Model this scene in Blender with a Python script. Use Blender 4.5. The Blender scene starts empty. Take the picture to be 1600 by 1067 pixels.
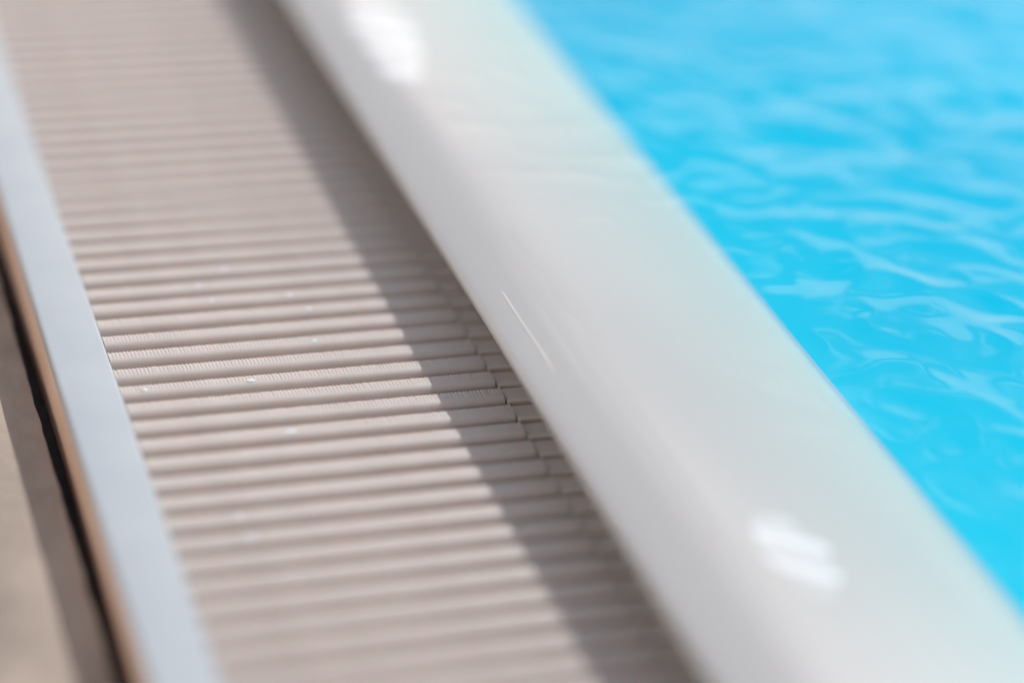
import bpy, math, random
import numpy as np
from mathutils import Matrix, Vector, noise
random.seed(4)
S = bpy.context.scene
C = S.collection
H = 0.45            # metres: camera height above the grating; lengths below are given in units of H

# ---------------------------------------------------------------- camera
cam = bpy.data.cameras.new("camera")
co = bpy.data.objects.new("camera", cam); C.objects.link(co)
S.camera = co
RX = Vector((0.94790251, -0.30748854, 0.08325637))      # camera right in the world
RD = Vector((-0.08219774, -0.48858676, -0.86863486))    # camera down
RF = Vector((0.30777323, 0.81653768, -0.48840748))      # camera forward
m = Matrix.Identity(4)
for r in range(3):
    m[r][0] = RX[r]; m[r][1] = -RD[r]; m[r][2] = -RF[r]
m[2][3] = H
co.matrix_world = m
cam.sensor_width = 36.0
cam.lens = 84.96
cam.clip_start = 0.02; cam.clip_end = 200
cam.dof.use_dof = True
cam.dof.focus_distance = 0.887
cam.dof.aperture_fstop = 1.7
cam.dof.aperture_blades = 0

# ---------------------------------------------------------------- light
SUN = Vector((0.55, 0.45, 0.655)).normalized()           # towards the sun
el = math.asin(SUN.z); az = math.atan2(SUN.x, SUN.y)
W = bpy.data.worlds.new("World"); S.world = W; W.use_nodes = True
nt = W.node_tree; bg = nt.nodes["Background"]
sky = nt.nodes.new("ShaderNodeTexSky"); sky.sky_type = 'NISHITA'; sky.sun_disc = False
sky.sun_elevation = el; sky.sun_rotation = az
sky.air_density = 1.0; sky.dust_density = 1.0; sky.ozone_density = 1.0
# clouds added for reflections and fill: bright bank low over the horizon, small ones in the blue above
def N(t, **kw):
    n = nt.nodes.new(t)
    for k_, v_ in kw.items(): setattr(n, k_, v_)
    return n
def L(a_, b_): nt.links.new(a_, b_)
def mth(op, a_, b_=None, c_=None):
    n = N("ShaderNodeMath", operation=op)
    for i_, v_ in enumerate((a_, b_, c_)):
        if v_ is None: continue
        if isinstance(v_, (int, float)): n.inputs[i_].default_value = v_
        else: L(v_, n.inputs[i_])
    return n.outputs[0]
def smooth(v_, lo, hi):
    n = N("ShaderNodeMapRange", interpolation_type='SMOOTHSTEP')
    L(v_, n.inputs["Value"]); n.inputs["From Min"].default_value = lo; n.inputs["From Max"].default_value = hi
    return n.outputs["Result"]
tcw = N("ShaderNodeTexCoord"); DIR = tcw.outputs["Generated"]
sep = N("ShaderNodeSeparateXYZ"); L(DIR, sep.inputs[0])
mpw = N("ShaderNodeMapping"); L(DIR, mpw.inputs[0]); mpw.inputs["Scale"].default_value = (1, 1, 2.0)
cn = N("ShaderNodeTexNoise"); cn.inputs["Scale"].default_value = 5.5; cn.inputs["Detail"].default_value = 5; L(mpw.outputs[0], cn.inputs["Vector"])
wz_ = mth('ADD', sep.outputs["Z"], mth('MULTIPLY', mth('SUBTRACT', cn.outputs["Fac"], 0.5), 0.10))
bank = mth('SUBTRACT', 1.0, smooth(wz_, 0.395, 0.425))
spots = smooth(cn.outputs["Fac"], 0.60, 0.64)
cloud = mth('MAXIMUM', bank, spots)
mxw = N("ShaderNodeMix", data_type='RGBA'); L(cloud, mxw.inputs["Factor"])
L(sky.outputs[0], mxw.inputs["A"]); mxw.inputs["B"].default_value = (20, 18.6, 17.6, 1)
L(mxw.outputs["Result"], bg.inputs[0]); bg.inputs[1].default_value = 0.09
sl = bpy.data.lights.new("sun", 'SUN'); sl.energy = 3.2; sl.angle = math.radians(0.53)
sl.color = (1.0, 0.985, 0.97)
so = bpy.data.objects.new("sun", sl); C.objects.link(so)
so.rotation_euler = SUN.to_track_quat('Z', 'Y').to_euler()
so.location = (2, 1, 3)
vs = S.view_settings
vs.view_transform = 'Standard'; vs.look = 'None'; vs.gamma = 1; vs.exposure = -0.23
vs.use_curve_mapping = False

# ---------------------------------------------------------------- helpers
def mat(name, col, rough=0.5, **kw):
    M = bpy.data.materials.new(name); M.use_nodes = True
    b = M.node_tree.nodes["Principled BSDF"]
    b.inputs["Base Color"].default_value = (*col, 1)
    b.inputs["Roughness"].default_value = rough
    for k, v in kw.items():
        b.inputs[k.replace('_', ' ')].default_value = v
    return M, M.node_tree, b

def vary(nt, b, col_a, col_b, scale=(1, 1, 1), detail=4, lo=0.35, hi=0.65, nscale=1.0):
    """base colour wandering between two close tones (dirt, glaze, stone clouding)"""
    tc = nt.nodes.new("ShaderNodeTexCoord"); mp = nt.nodes.new("ShaderNodeMapping")
    mp.inputs["Scale"].default_value = scale
    n = nt.nodes.new("ShaderNodeTexNoise"); n.inputs["Scale"].default_value = nscale
    n.inputs["Detail"].default_value = detail
    r = nt.nodes.new("ShaderNodeValToRGB")
    r.color_ramp.elements[0].position = lo; r.color_ramp.elements[0].color = (*col_a, 1)
    r.color_ramp.elements[1].position = hi; r.color_ramp.elements[1].color = (*col_b, 1)
    nt.links.new(tc.outputs["Object"], mp.inputs[0]); nt.links.new(mp.outputs[0], n.inputs["Vector"])
    nt.links.new(n.outputs["Fac"], r.inputs[0]); nt.links.new(r.outputs[0], b.inputs["Base Color"])
    return mp, n

def bump(nt, b, scale, strength, dist, vec=(1, 1, 1), socket="Normal", detail=3):
    tc = nt.nodes.new("ShaderNodeTexCoord"); mp = nt.nodes.new("ShaderNodeMapping")
    mp.inputs["Scale"].default_value = vec
    n = nt.nodes.new("ShaderNodeTexNoise"); n.inputs["Scale"].default_value = scale
    n.inputs["Detail"].default_value = detail
    bp = nt.nodes.new("ShaderNodeBump"); bp.inputs["Strength"].default_value = strength
    bp.inputs["Distance"].default_value = dist
    nt.links.new(tc.outputs["Object"], mp.inputs[0]); nt.links.new(mp.outputs[0], n.inputs["Vector"])
    nt.links.new(n.outputs["Fac"], bp.inputs["Height"]); nt.links.new(bp.outputs[0], b.inputs[socket])
    return n, bp

def link(name, verts, faces, M, parent=None, smooth=False):
    me = bpy.data.meshes.new(name); me.from_pydata([tuple(v) for v in verts], [], faces)
    me.materials.append(M); me.update()
    if smooth: me.polygons.foreach_set("use_smooth", [True] * len(me.polygons))
    o = bpy.data.objects.new(name, me); C.objects.link(o)
    if parent: o.parent = parent
    return o

def thing(name, label, cat, loc=(0, 0, 0)):
    o = bpy.data.objects.new(name, None); C.objects.link(o); o.location = loc
    o.empty_display_size = 0.02
    o["label"] = label; o["category"] = cat
    return o

def round_poly(pts, radii, n=6):
    """closed polygon with filleted corners"""
    out = []
    k = len(pts)
    for i in range(k):
        p = Vector(pts[i]); a = Vector(pts[i - 1]); b = Vector(pts[(i + 1) % k]); r = radii[i]
        if r <= 0: out.append(p); continue
        da = (a - p).normalized(); db = (b - p).normalized()
        ang = da.angle(db); t = r / math.tan(ang / 2)
        p0 = p + da * t; p1 = p + db * t
        cen = p + (da + db).normalized() * (r / math.sin(ang / 2))
        a0 = math.atan2(*(p0 - cen).yx); a1 = math.atan2(*(p1 - cen).yx)
        d = (a1 - a0 + math.pi) % (2 * math.pi) - math.pi
        for j in range(n + 1):
            th = a0 + d * j / n
            out.append(cen + Vector((math.cos(th), math.sin(th))) * r)
    return out

def extrude_y(name, prof, y0, y1, M, parent=None, steps=1, wob=0.0, smooth=True, ox=0, oz=0):
    """closed profile of (x, z) swept along y"""
    k = len(prof); V = []; F = []
    for s in range(steps + 1):
        y = y0 + (y1 - y0) * s / steps
        for i, p in enumerate(prof):
            w = wob * noise.noise(Vector((y * 60, i * 3.1, 0))) if wob else 0
            V.append((p[0] + w - ox, y, p[1] - oz))
    for s in range(steps):
        for i in range(k):
            a = s * k + i; b = s * k + (i + 1) % k
            F.append((a, b, b + k, a + k))
    F.append(tuple(range(k))); F.append(tuple(range(steps * k, (steps + 1) * k))[::-1])
    o = link(name, V, F, M, parent, smooth)
    if smooth:
        o.data.set_sharp_from_angle(angle=math.radians(50))
    return o

# ---------------------------------------------------------------- materials
GR, n_, b_ = mat("grating_plastic", (0.66, 0.6, 0.575), 0.42)
b_.inputs["Subsurface Weight"].default_value = 0.6
b_.inputs["Coat Weight"].default_value = 0.3; b_.inputs["Coat Roughness"].default_value = 0.15
b_.inputs["Subsurface Radius"].default_value = (1.0, 0.35, 0.2)
b_.inputs["Subsurface Scale"].default_value = 0.006
vary(n_, b_, (0.60, 0.535, 0.488), (0.665, 0.60, 0.55), nscale=35, scale=(1, 1, 1))
bump(n_, b_, 900, 0.25, 0.0004)

FR, n_, b_ = mat("frame_white", (0.66, 0.66, 0.66), 0.28)
vary(n_, b_, (0.53, 0.57, 0.60), (0.57, 0.61, 0.635), nscale=30)
bump(n_, b_, 220, 0.08, 0.0006)

WB, n_, b_ = mat("frame_warm_bounce", (0.6, 0.36, 0.24), 0.5)  # warm light bounced off the deck is put into this side's colour
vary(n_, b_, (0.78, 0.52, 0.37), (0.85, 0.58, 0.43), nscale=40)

BK, n_, b_ = mat("joint_black", (0.012, 0.012, 0.013), 0.6)
bump(n_, b_, 300, 0.5, 0.001)

ST, n_, b_ = mat("deck_stone", (0.42, 0.34, 0.27), 0.7)
mp, n1 = vary(n_, b_, (0.34, 0.27, 0.22), (0.54, 0.44, 0.355), nscale=22, detail=8)
bump(n_, b_, 160, 0.5, 0.002, detail=8)

CP, n_, b_ = mat("coping_glaze", (0.62, 0.60, 0.575), 0.35)
vary(n_, b_, (0.525, 0.515, 0.502), (0.56, 0.55, 0.535), nscale=6, detail=2)
b_.inputs["Subsurface Weight"].default_value = 0.15
b_.inputs["Subsurface Radius"].default_value = (1.0, 0.6, 0.45)
b_.inputs["Subsurface Scale"].default_value = 0.006
b_.inputs["Coat Weight"].default_value = 0.55
b_.inputs["Coat Roughness"].default_value = 0.06
b_.inputs["Coat IOR"].default_value = 1.45

CH, n_, b_ = mat("channel_concrete", (0.42, 0.29, 0.21), 0.7)
bump(n_, b_, 90, 0.4, 0.002)

WA = bpy.data.materials.new("pool_water"); WA.use_nodes = True
n_ = WA.node_tree; n_.nodes.clear()
out = n_.nodes.new("ShaderNodeOutputMaterial"); tr = n_.nodes.new("ShaderNodeBsdfTransparent")
gl = n_.nodes.new("ShaderNodeBsdfGlossy"); gl.inputs["Roughness"].default_value = 0.02
fz = n_.nodes.new("ShaderNodeFresnel"); fz.inputs["IOR"].default_value = 1.34
ge = n_.nodes.new("ShaderNodeNewGeometry"); mm = n_.nodes.new("ShaderNodeMath"); mm.operation = 'SUBTRACT'; mm.inputs[0].default_value = 1
m2 = n_.nodes.new("ShaderNodeMath"); m2.operation = 'MULTIPLY'; mx = n_.nodes.new("ShaderNodeMixShader")
n_.links.new(ge.outputs["Backfacing"], mm.inputs[1]); n_.links.new(mm.outputs[0], m2.inputs[0]); n_.links.new(fz.outputs[0], m2.inputs[1])
n_.links.new(m2.outputs[0], mx.inputs[0]); n_.links.new(tr.outputs[0], mx.inputs[1]); n_.links.new(gl.outputs[0], mx.inputs[2])
n_.links.new(mx.outputs[0], out.inputs["Surface"])
va = n_.nodes.new("ShaderNodeVolumeAbsorption"); va.inputs["Color"].default_value = (0.1, 0.905, 0.988, 1); va.inputs["Density"].default_value = 11.5
n_.links.new(va.outputs[0], out.inputs["Volume"])
PF, n_, b_ = mat("pool_liner", (0.5, 0.85, 0.95), 0.6)
vary(n_, b_, (0.06, 0.78, 0.78), (0.10, 0.88, 0.84), nscale=4)

DR, n_, b_ = mat("water_bead_sparkle", (0.92, 0.94, 0.96), 0.05)  # opaque white: the sparkle of the drops is put into their colour
b_.inputs["Transmission Weight"].default_value = 0.0; b_.inputs["IOR"].default_value = 1.333
def glint_mat(name, freq, tilt):
    """painted glint in place of a reflection: dense white streaks across a thinner white layer"""
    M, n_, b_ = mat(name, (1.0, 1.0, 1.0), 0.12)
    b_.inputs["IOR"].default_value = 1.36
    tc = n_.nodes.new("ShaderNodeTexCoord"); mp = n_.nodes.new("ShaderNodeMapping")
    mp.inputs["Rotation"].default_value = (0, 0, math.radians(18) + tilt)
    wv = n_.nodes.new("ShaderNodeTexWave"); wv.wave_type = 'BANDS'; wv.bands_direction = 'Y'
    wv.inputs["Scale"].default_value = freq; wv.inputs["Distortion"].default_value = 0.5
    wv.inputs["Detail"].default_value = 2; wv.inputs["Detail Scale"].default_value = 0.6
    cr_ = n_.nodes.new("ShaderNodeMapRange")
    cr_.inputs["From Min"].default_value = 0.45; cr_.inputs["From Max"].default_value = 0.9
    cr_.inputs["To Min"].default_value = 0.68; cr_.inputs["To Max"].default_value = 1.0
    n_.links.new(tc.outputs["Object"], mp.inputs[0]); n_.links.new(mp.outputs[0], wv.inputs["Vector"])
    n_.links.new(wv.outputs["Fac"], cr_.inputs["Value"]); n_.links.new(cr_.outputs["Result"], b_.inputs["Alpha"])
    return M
SP = glint_mat("painted_glint_near", 22, 0.20)
SP2 = glint_mat("painted_glint_far", 13, -0.06)
BM, n_, b_ = mat("ridge_highlight", (0.74, 0.70, 0.64), 0.2)  # pale tone of the highlight painted along the coping ridge

# ---------------------------------------------------------------- setting
Y0, Y1 = 0.2 * H, 6.0 * H
# stone deck left of the frame (one sheet with a front lip into the joint)
dz = -0.045 * H
V = []; F = []
xs = [-3.0, -1.0, -0.3] + list(np.linspace(-0.1, 0.2350 * H, 24))
ys = [-2.0, 0.0] + list(np.linspace(0.3 * H, 4 * H, 260)) + [4.0]
for y in ys:
    for i, x in enumerate(xs):
        e = 0.0007 * noise.noise(Vector((0, y * 90, 3))) + 0.0004 * noise.noise(Vector((5, y * 400, 3))) if i == len(xs) - 1 else 0
        z = dz + 0.0004 * noise.noise(Vector((x * 80, y * 80, 0)))
        if i == len(xs) - 1: z -= 0.0008
        V.append((x + e, y, z))
    V.append((V[-1][0], y, dz - 0.03))
k = len(xs) + 1
for j in range(len(ys) - 1):
    for i in range(k - 1):
        F.append((j * k + i, j * k + i + 1, (j + 1) * k + i + 1, (j + 1) * k + i))
deck = link("pool_deck", V, F, ST, None, True); deck["kind"] = "structure"
deck.data.set_sharp_from_angle(angle=math.radians(50))
o = extrude_y("gutter_channel", [(0.252 * H, -0.10 * H), (0.262 * H, -0.10 * H), (0.262 * H, -0.30 * H), (0.645 * H, -0.30 * H), (0.645 * H, -0.34 * H), (0.252 * H, -0.34 * H)], Y0, Y1, CH, smooth=False)
o["kind"] = "structure"

# water
wz = 0.0651 * H
xs = list(np.linspace(0.645 * H, 1.75 * H, 400)) + [1.9 * H, 2.4 * H, 4 * H, 8 * H, 16 * H]
ys = [Y0] + list(np.linspace(0.7 * H, 3.4 * H, 520)) + [3.8 * H, 5 * H, Y1]
def wave(x, y):
    p = Vector((x, y, 0))
    # ripples run across the view: long crests along the camera's right
    u = x * 0.95 - y * 0.30; v = x * 0.30 + y * 0.95
    edge = min(1.0, 0.035 + max(0.0, x / H - 0.80) / 0.13)
    wx = 0.010 * noise.noise(Vector((u * 14, v * 14, 7)))
    a = noise.noise(Vector((u * 30, (v + wx) * 38, 0)))
    b = 1 - 2 * abs(noise.noise(Vector((u * 40 + 9, (v + wx) * 52, 2))))
    c = noise.noise(Vector((u * 85, v * 120, 5)))
    return edge * (0.0018 * a + 0.0013 * b + 0.00012 * c)
k = len(xs) + 4
V = []
for y in ys:
    V += [(x, y, wz + wave(x, y)) for x in xs]
    V += [(16 * H, y, -0.5 * H), (0.70 * H, y, -0.5 * H), (0.70 * H, y, 0.0), (0.645 * H, y, 0.045 * H)]
F = [(j * k + i, j * k + (i + 1) % k, (j + 1) * k + (i + 1) % k, (j + 1) * k + i) for j in range(len(ys) - 1) for i in range(k)]
F.append(tuple(range(k))[::-1]); F.append(tuple(range((len(ys) - 1) * k, len(ys) * k)))
wat = link("pool_water", V, F, WA, None, True); wat.data.set_sharp_from_angle(angle=math.radians(40)); wat["kind"] = "structure"
fz0 = -0.15 * H
pf = link("pool_floor", [(0.70 * H, Y0 + 0.001, fz0), (15.9 * H, Y0 + 0.001, fz0), (15.9 * H, Y1 - 0.001, fz0), (0.70 * H, Y1 - 0.001, fz0)], [(0, 1, 2, 3)], PF)
pf["kind"] = "structure"

# ---------------------------------------------------------------- coping
key = [(0.700, -0.34), (0.655, -0.34), (0.655, 0.0), (0.650, 0.018), (0.602, 0.030), (0.588, 0.044), (0.5858, 0.0548), (0.5975, 0.0585),
       (0.6125, 0.0615), (0.630, 0.0648), (0.65, 0.0655), (0.69, 0.0625), (0.74, 0.0580), (0.80, 0.0515), (0.832, 0.0465), (0.850, 0.035), (0.856, -0.02), (0.856, -0.34)]
def chaikin(p, n):
    for _ in range(n):
        q = []
        for i in range(len(p)):
            a, b = Vector(p[i]), Vector(p[(i + 1) % len(p)])
            q += [a * 0.75 + b * 0.25, a * 0.25 + b * 0.75]
        p = q
    return p
prof = [p * H for p in chaikin(key, 4)]
cop = extrude_y("pool_coping", prof, Y0 - 0.002, Y1 + 0.002, CP)
cop["label"] = "glossy off-white rounded pool coping between the slatted grating and the turquoise water"
cop["category"] = "pool coping"

# ---------------------------------------------------------------- left frame
fr = thing("gutter_frame", "smooth white edge rail with warm bounced light coloured into its side, left of the grating bars", "frame rail", (0.27 * H, 1.7 * H, 0))
def fpart(name, pts, rr, M):
    o = extrude_y(name, round_poly([(x * H, z * H) for x, z in pts], [r * H for r in rr], 5), Y0 - 1.7 * H, Y1 - 1.7 * H, M, fr, ox=0.27 * H)
    return o
fpart("top_flange", [(0.2470, -0.010), (0.2925, -0.010), (0.2925, 0.003), (0.2470, 0.003)], [0.002, 0.002, 0.0022, 0.0030], FR)
fpart("side_flange", [(0.2485, -0.068), (0.2545, -0.068), (0.2545, -0.0102), (0.2485, -0.0102)], [0.001, 0.001, 0.0005, 0.0005], WB)
fpart("inner_flange", [(0.2860, -0.09), (0.2905, -0.09), (0.2905, -0.0102), (0.2860, -0.0102)], [0.001, 0.001, 0.0005, 0.0005], FR)

jo = extrude_y("joint_strip", [(x * H, z * H) for x, z in [(0.222, -0.11), (0.2480, -0.11), (0.2480, -0.066), (0.243, -0.070), (0.234, -0.071), (0.222, -0.066)]], Y0, Y1, BK, steps=300, wob=0.0008)
jo["label"] = "narrow black sealing strip in the crack between the stone deck and the white rail"
jo["category"] = "joint strip"

# ---------------------------------------------------------------- grating
P = 0.0273 * H                       # bar pitch
bx0, bx1 = 0.2935 * H, 0.5958 * H
gx = (bx0 + bx1) / 2
gr = thing("overflow_grating", "white slatted overflow grating with serrated bars running along the pool coping", "grating", (gx, 1.7 * H, 0))
# bar cross-section (y, z): flat serrated crest at the far side, broad round shoulder towards the camera
w = 0.0085; hgt = 0.028
sec = round_poly([(-w / 2 + 0.0006, -hgt), (w / 2 - 0.0012, -hgt), (w / 2, 0.0), (-w / 2, 0.0)], [0.0006, 0.0006, 0.0009, 0.0030], 7)
def bar_mesh(seed):
    rnd = random.Random(seed)
    pitch = 0.00140; n = int((bx1 - bx0) / pitch)
    V = []; F = []; k = len(sec); rows = []
    x = bx0
    # tiny chamfer at the ends
    st = [(bx0, 0.0, 0.9985)]
    for i in range(n):
        d = 0.00034 * rnd.uniform(0.45, 1.15)
        if rnd.random() < 0.05: d *= 0.3
        a = bx0 + 0.0003 + i * pitch
        st += [(a + 0.12 * pitch, 0, 1), (a + 0.34 * pitch, d, 1), (a + 0.62 * pitch, d, 1), (a + 0.84 * pitch, 0, 1)]
    st.append((bx1, 0, 1))
    for (xx, d, sc) in st:
        for (y, z) in sec:
            f = min(1, max(0, (y + 0.0005) / 0.0012)) if z > -0.0012 else 0
            V.append((xx - gx, y, z - d * f))
    m_ = len(st)
    for s in range(m_ - 1):
        for i in range(k):
            a = s * k + i; b = s * k + (i + 1) % k
            F.append((a, b, b + k, a + k))
    F.append(tuple(range(k))); F.append(tuple(range((m_ - 1) * k, m_ * k))[::-1])
    me = bpy.data.meshes.new("bar"); me.from_pydata(V, [], F); me.materials.append(GR); me.update()
    me.polygons.foreach_set("use_smooth", [True] * len(me.polygons))
    me.set_sharp_from_angle(angle=math.radians(35))
    return me
meshes = [bar_mesh(s) for s in range(5)]
# end spacer: small rounded block behind each bar's right end
def spacer_mesh():
    pts = round_poly([(-0.0056, -0.020), (0.0056, -0.020), (0.0056, -0.0004), (-0.0056, -0.0004)], [0.0003, 0.0003, 0.0026, 0.0012], 6)
    k = len(pts); V = []; F = []
    for y in (-0.0045, -0.0041, 0.0041, 0.0045):
        s = 0.94 if abs(y) > 0.0043 else 1
        for (x, z) in pts: V.append((x * s, y, -0.010 + (z + 0.010) * s))
    for q in range(3):
        for i in range(k):
            a = q * k + i; b = q * k + (i + 1) % k
            F.append((a, b, b + k, a + k))
    F.append(tuple(range(k))); F.append(tuple(range(3 * k, 4 * k))[::-1])
    me = bpy.data.meshes.new("end_spacer"); me.from_pydata(V, [], F); me.materials.append(GR); me.update()
    me.polygons.foreach_set("use_smooth", [True] * len(me.polygons)); me.set_sharp_from_angle(angle=math.radians(40))
    return me
spm = spacer_mesh()
BAR_TOP = {}
yref = 1.6737 * H
for i in range(-26, 62):
    y = yref + i * P
    if y < 0.98 * H: continue
    jy = random.uniform(-0.00012, 0.00012)
    o = bpy.data.objects.new("bar", meshes[(i * 3 + 2) % 5]); C.objects.link(o); o.parent = gr
    o.location = (random.uniform(-0.0001, 0.0001), y + jy - 1.7 * H, random.uniform(-0.00012, 0.00012))
    o.rotation_euler = (random.uniform(-0.008, 0.008), 0, random.uniform(-0.001, 0.001))
    BAR_TOP[i] = y + jy
    s = bpy.data.objects.new("end_spacer", spm); C.objects.link(s); s.parent = gr
    s.location = (bx1 + 0.0063 - gx + random.uniform(-0.0002, 0.0002), y + jy - 1.7 * H, -0.0007 + random.uniform(-0.0002, 0.0002))
for xr in (0.335, 0.455, 0.575):
    V = []; F = []; n = 10; r = 0.0025
    for yy in (-0.75 * H, 1.05 * H):
        for j in range(n):
            V.append((xr * H - gx + r * math.cos(j * 2 * math.pi / n), yy, -0.021 + r * math.sin(j * 2 * math.pi / n)))
    F = [(j, (j + 1) % n, n + (j + 1) % n, n + j) for j in range(n)] + [tuple(range(n))[::-1], tuple(range(n, 2 * n))]
    link("connecting_rod", V, F, GR, gr, True)

# ---------------------------------------------------------------- water drops on the bars
def ray(px, py, z):
    """point on the plane z seen at a pixel of the 1600-wide photograph"""
    d = RX * ((px - 800) / 3776) + RD * ((py - 533.5) / 3776) + RF
    t = (z - H) / d.z
    return Vector((0, 0, H)) + d * t
def dome(name, rx, ry, h, M, loc, rz=0, n=20, rings=6):
    V = [(0, 0, h)]; F = []
    for q in range(1, rings + 1):
        t = q / rings * math.pi / 2
        for j in range(n):
            a = j * 2 * math.pi / n
            V.append((rx * math.sin(t) * math.cos(a), ry * math.sin(t) * math.sin(a), h * math.cos(t)))
    for j in range(n): F.append((0, 1 + j, 1 + (j + 1) % n))
    for q in range(rings - 1):
        for j in range(n):
            a = 1 + q * n + j; b = 1 + q * n + (j + 1) % n
            F.append((a, a + n, b + n, b))
    F.append(tuple(1 + (rings - 1) * n + j for j in range(n))[::-1])
    o = link(name, V, F, M, None, True); o.location = loc; o.rotation_euler[2] = rz
    return o
drops = [((355, 431), 2.0, "tiny glinting water drop on the grating, second from the top of the scattered drops"),
         ((305, 436), 1.4, "tiny faint water drop on the grating, topmost and nearest the frame of the upper pair"),
         ((457, 470), 1.8, "small water drop on a bar left of the shadow edge, upper of two"),
         ((487, 492), 1.6, "small water drop on a serrated bar left of the shadow edge, lower of two"),
         ((395, 602), 2.0, "bright water drop on the sharp serrated bars in the middle of the grating"),
         ((455, 676), 2.8, "elongated bright water drop on the blurring bars just below the middle"),
         ((390, 835), 2.6, "round blurred water drop, lowest on the grating and nearest the viewer"),
         ((372, 803), 2.2, "blurred pale water drop on the bar behind the lowest round drop"),
         ((333, 476), 1.2, "minute pale bead on a bar between the faint upper drops and the sharp serrations"),
         ((486, 523), 1.3, "minute bead on a sharply serrated bar, rightmost bead before the shadow edge"),
         ((230, 620), 1.3, "minute bead on the left end of a bar, closest to the white rail")]
for (px, r, lab) in drops:
    p = ray(px[0], px[1], 0)
    i = min(BAR_TOP, key=lambda q: abs(BAR_TOP[q] - p.y))
    d = dome("water_drop", r * 0.001 * 0.9, 0.0011, 0.0006, DR, (p.x, BAR_TOP[i] - 0.0003, -0.0001), 0)
    d["label"] = lab; d["category"] = "water drop"; d["group"] = "water drops on the grating"

# ---------------------------------------------------------------- glints and a ridge highlight painted as thin patches on the coping
from mathutils.bvhtree import BVHTree
def coping_z(x):
    best = None
    k = len(prof)
    for i in range(k):
        a = prof[i]; b = prof[(i + 1) % k]
        if (a[0] - x) * (b[0] - x) <= 0 and abs(a[0] - b[0]) > 1e-9:
            t = (x - a[0]) / (b[0] - a[0]); z = a[1] + t * (b[1] - a[1])
            best = z if best is None else max(best, z)
    return best if best is not None else 0.0
def glint_patch(outline_px, label, freq, seed, amp=0.0006, tilt=0.0, h0=0.0002, M=SP, name="painted_glint", sub=3):
    surf = coping_z
    pts = []
    for (a, b) in outline_px:
        z = 0.065 * H
        for _ in range(4):
            p = ray(a, b, z); z = surf(p.x)
        pts.append((p.x, p.y))
    n = len(pts)
    # smooth the outline
    ring = []
    for i in range(n):
        p0, p1, p2, p3 = (Vector(pts[(i + q) % n]) for q in (-1, 0, 1, 2))
        for s in range(sub):
            t = s / sub
            ring.append(0.5 * ((2 * p1) + (-p0 + p2) * t + (2 * p0 - 5 * p1 + 4 * p2 - p3) * t * t + (-p0 + 3 * p1 - 3 * p2 + p3) * t ** 3))
    cx = sum(p.x for p in ring) / len(ring); cy = sum(p.y for p in ring) / len(ring)
    N = len(ring); R_ = 60; V = []; F = []
    cz = surf(cx)
    ca, sa = math.cos(tilt), math.sin(tilt)
    def top(x, y, e):
        u = x * 0.95 - y * 0.31; v = x * 0.31 + y * 0.95
        u, v = u * ca - v * sa, u * sa + v * ca
        ph = v * freq + 1.2 * noise.noise(Vector((u * 30, v * 25, seed)))
        rip = (0.5 + 0.5 * math.sin(ph)) ** 1.6 if freq else 0.5
        edge = min(1, (1 - e) * 5); edge = edge * edge * (3 - 2 * edge)
        return surf(x) + h0 * 0.5 + edge * (h0 + 2 * amp * rip)
    V.append((0, 0, top(cx, cy, 0) - cz))
    for q in range(1, R_ + 1):
        e = q / R_
        for p in ring:
            x = cx + (p.x - cx) * e; y = cy + (p.y - cy) * e
            V.append((x - cx, y - cy, top(x, y, e) - cz))
    for p in ring: V.append((p.x - cx, p.y - cy, surf(p.x) - 0.0005 - cz))
    for j in range(N): F.append((0, 1 + j, 1 + (j + 1) % N))
    for q in range(R_):
        for j in range(N):
            a = 1 + q * N + j; b = 1 + q * N + (j + 1) % N
            F.append((a, a + N, b + N, b))
    o = link(name, V, F, M, None, True); o.data.set_sharp_from_angle(angle=math.radians(30)); o.location = (cx, cy, cz)
    o["label"] = label; o["category"] = name.replace("_", " ")
    return o
glint_patch([(1172, 806), (1200, 806), (1234, 812), (1256, 832), (1292, 852), (1296, 872), (1300, 888), (1316, 900), (1306, 914), (1308, 930), (1272, 926), (1246, 908), (1222, 888), (1194, 868), (1182, 840)],
       "jagged white painted glint on the coping, nearest the viewer", 640, 1, 0.00003, 0.20, h0=0.00006, sub=2)
glint_patch([(548, 8), (575, 2), (610, 14), (640, 32), (654, 60), (661, 100), (652, 122), (628, 131), (600, 116), (582, 90), (558, 55), (546, 36)],
       "oval white painted glint with ripple lines, far away near the top of the coping", 390, 6, 0.00004, -0.06, h0=0.00006, M=SP2, sub=6)
glint_patch([(783, 453), (792, 464), (821, 508), (847, 546), (866, 579), (864, 580.5), (843, 549), (817, 509.5), (788, 465)],
       "thin faint painted highlight along the ridge of the coping beside the sharp bars", 0, 3, 0.00002, 0, h0=0.00008, M=BM, name="painted_highlight", sub=3)
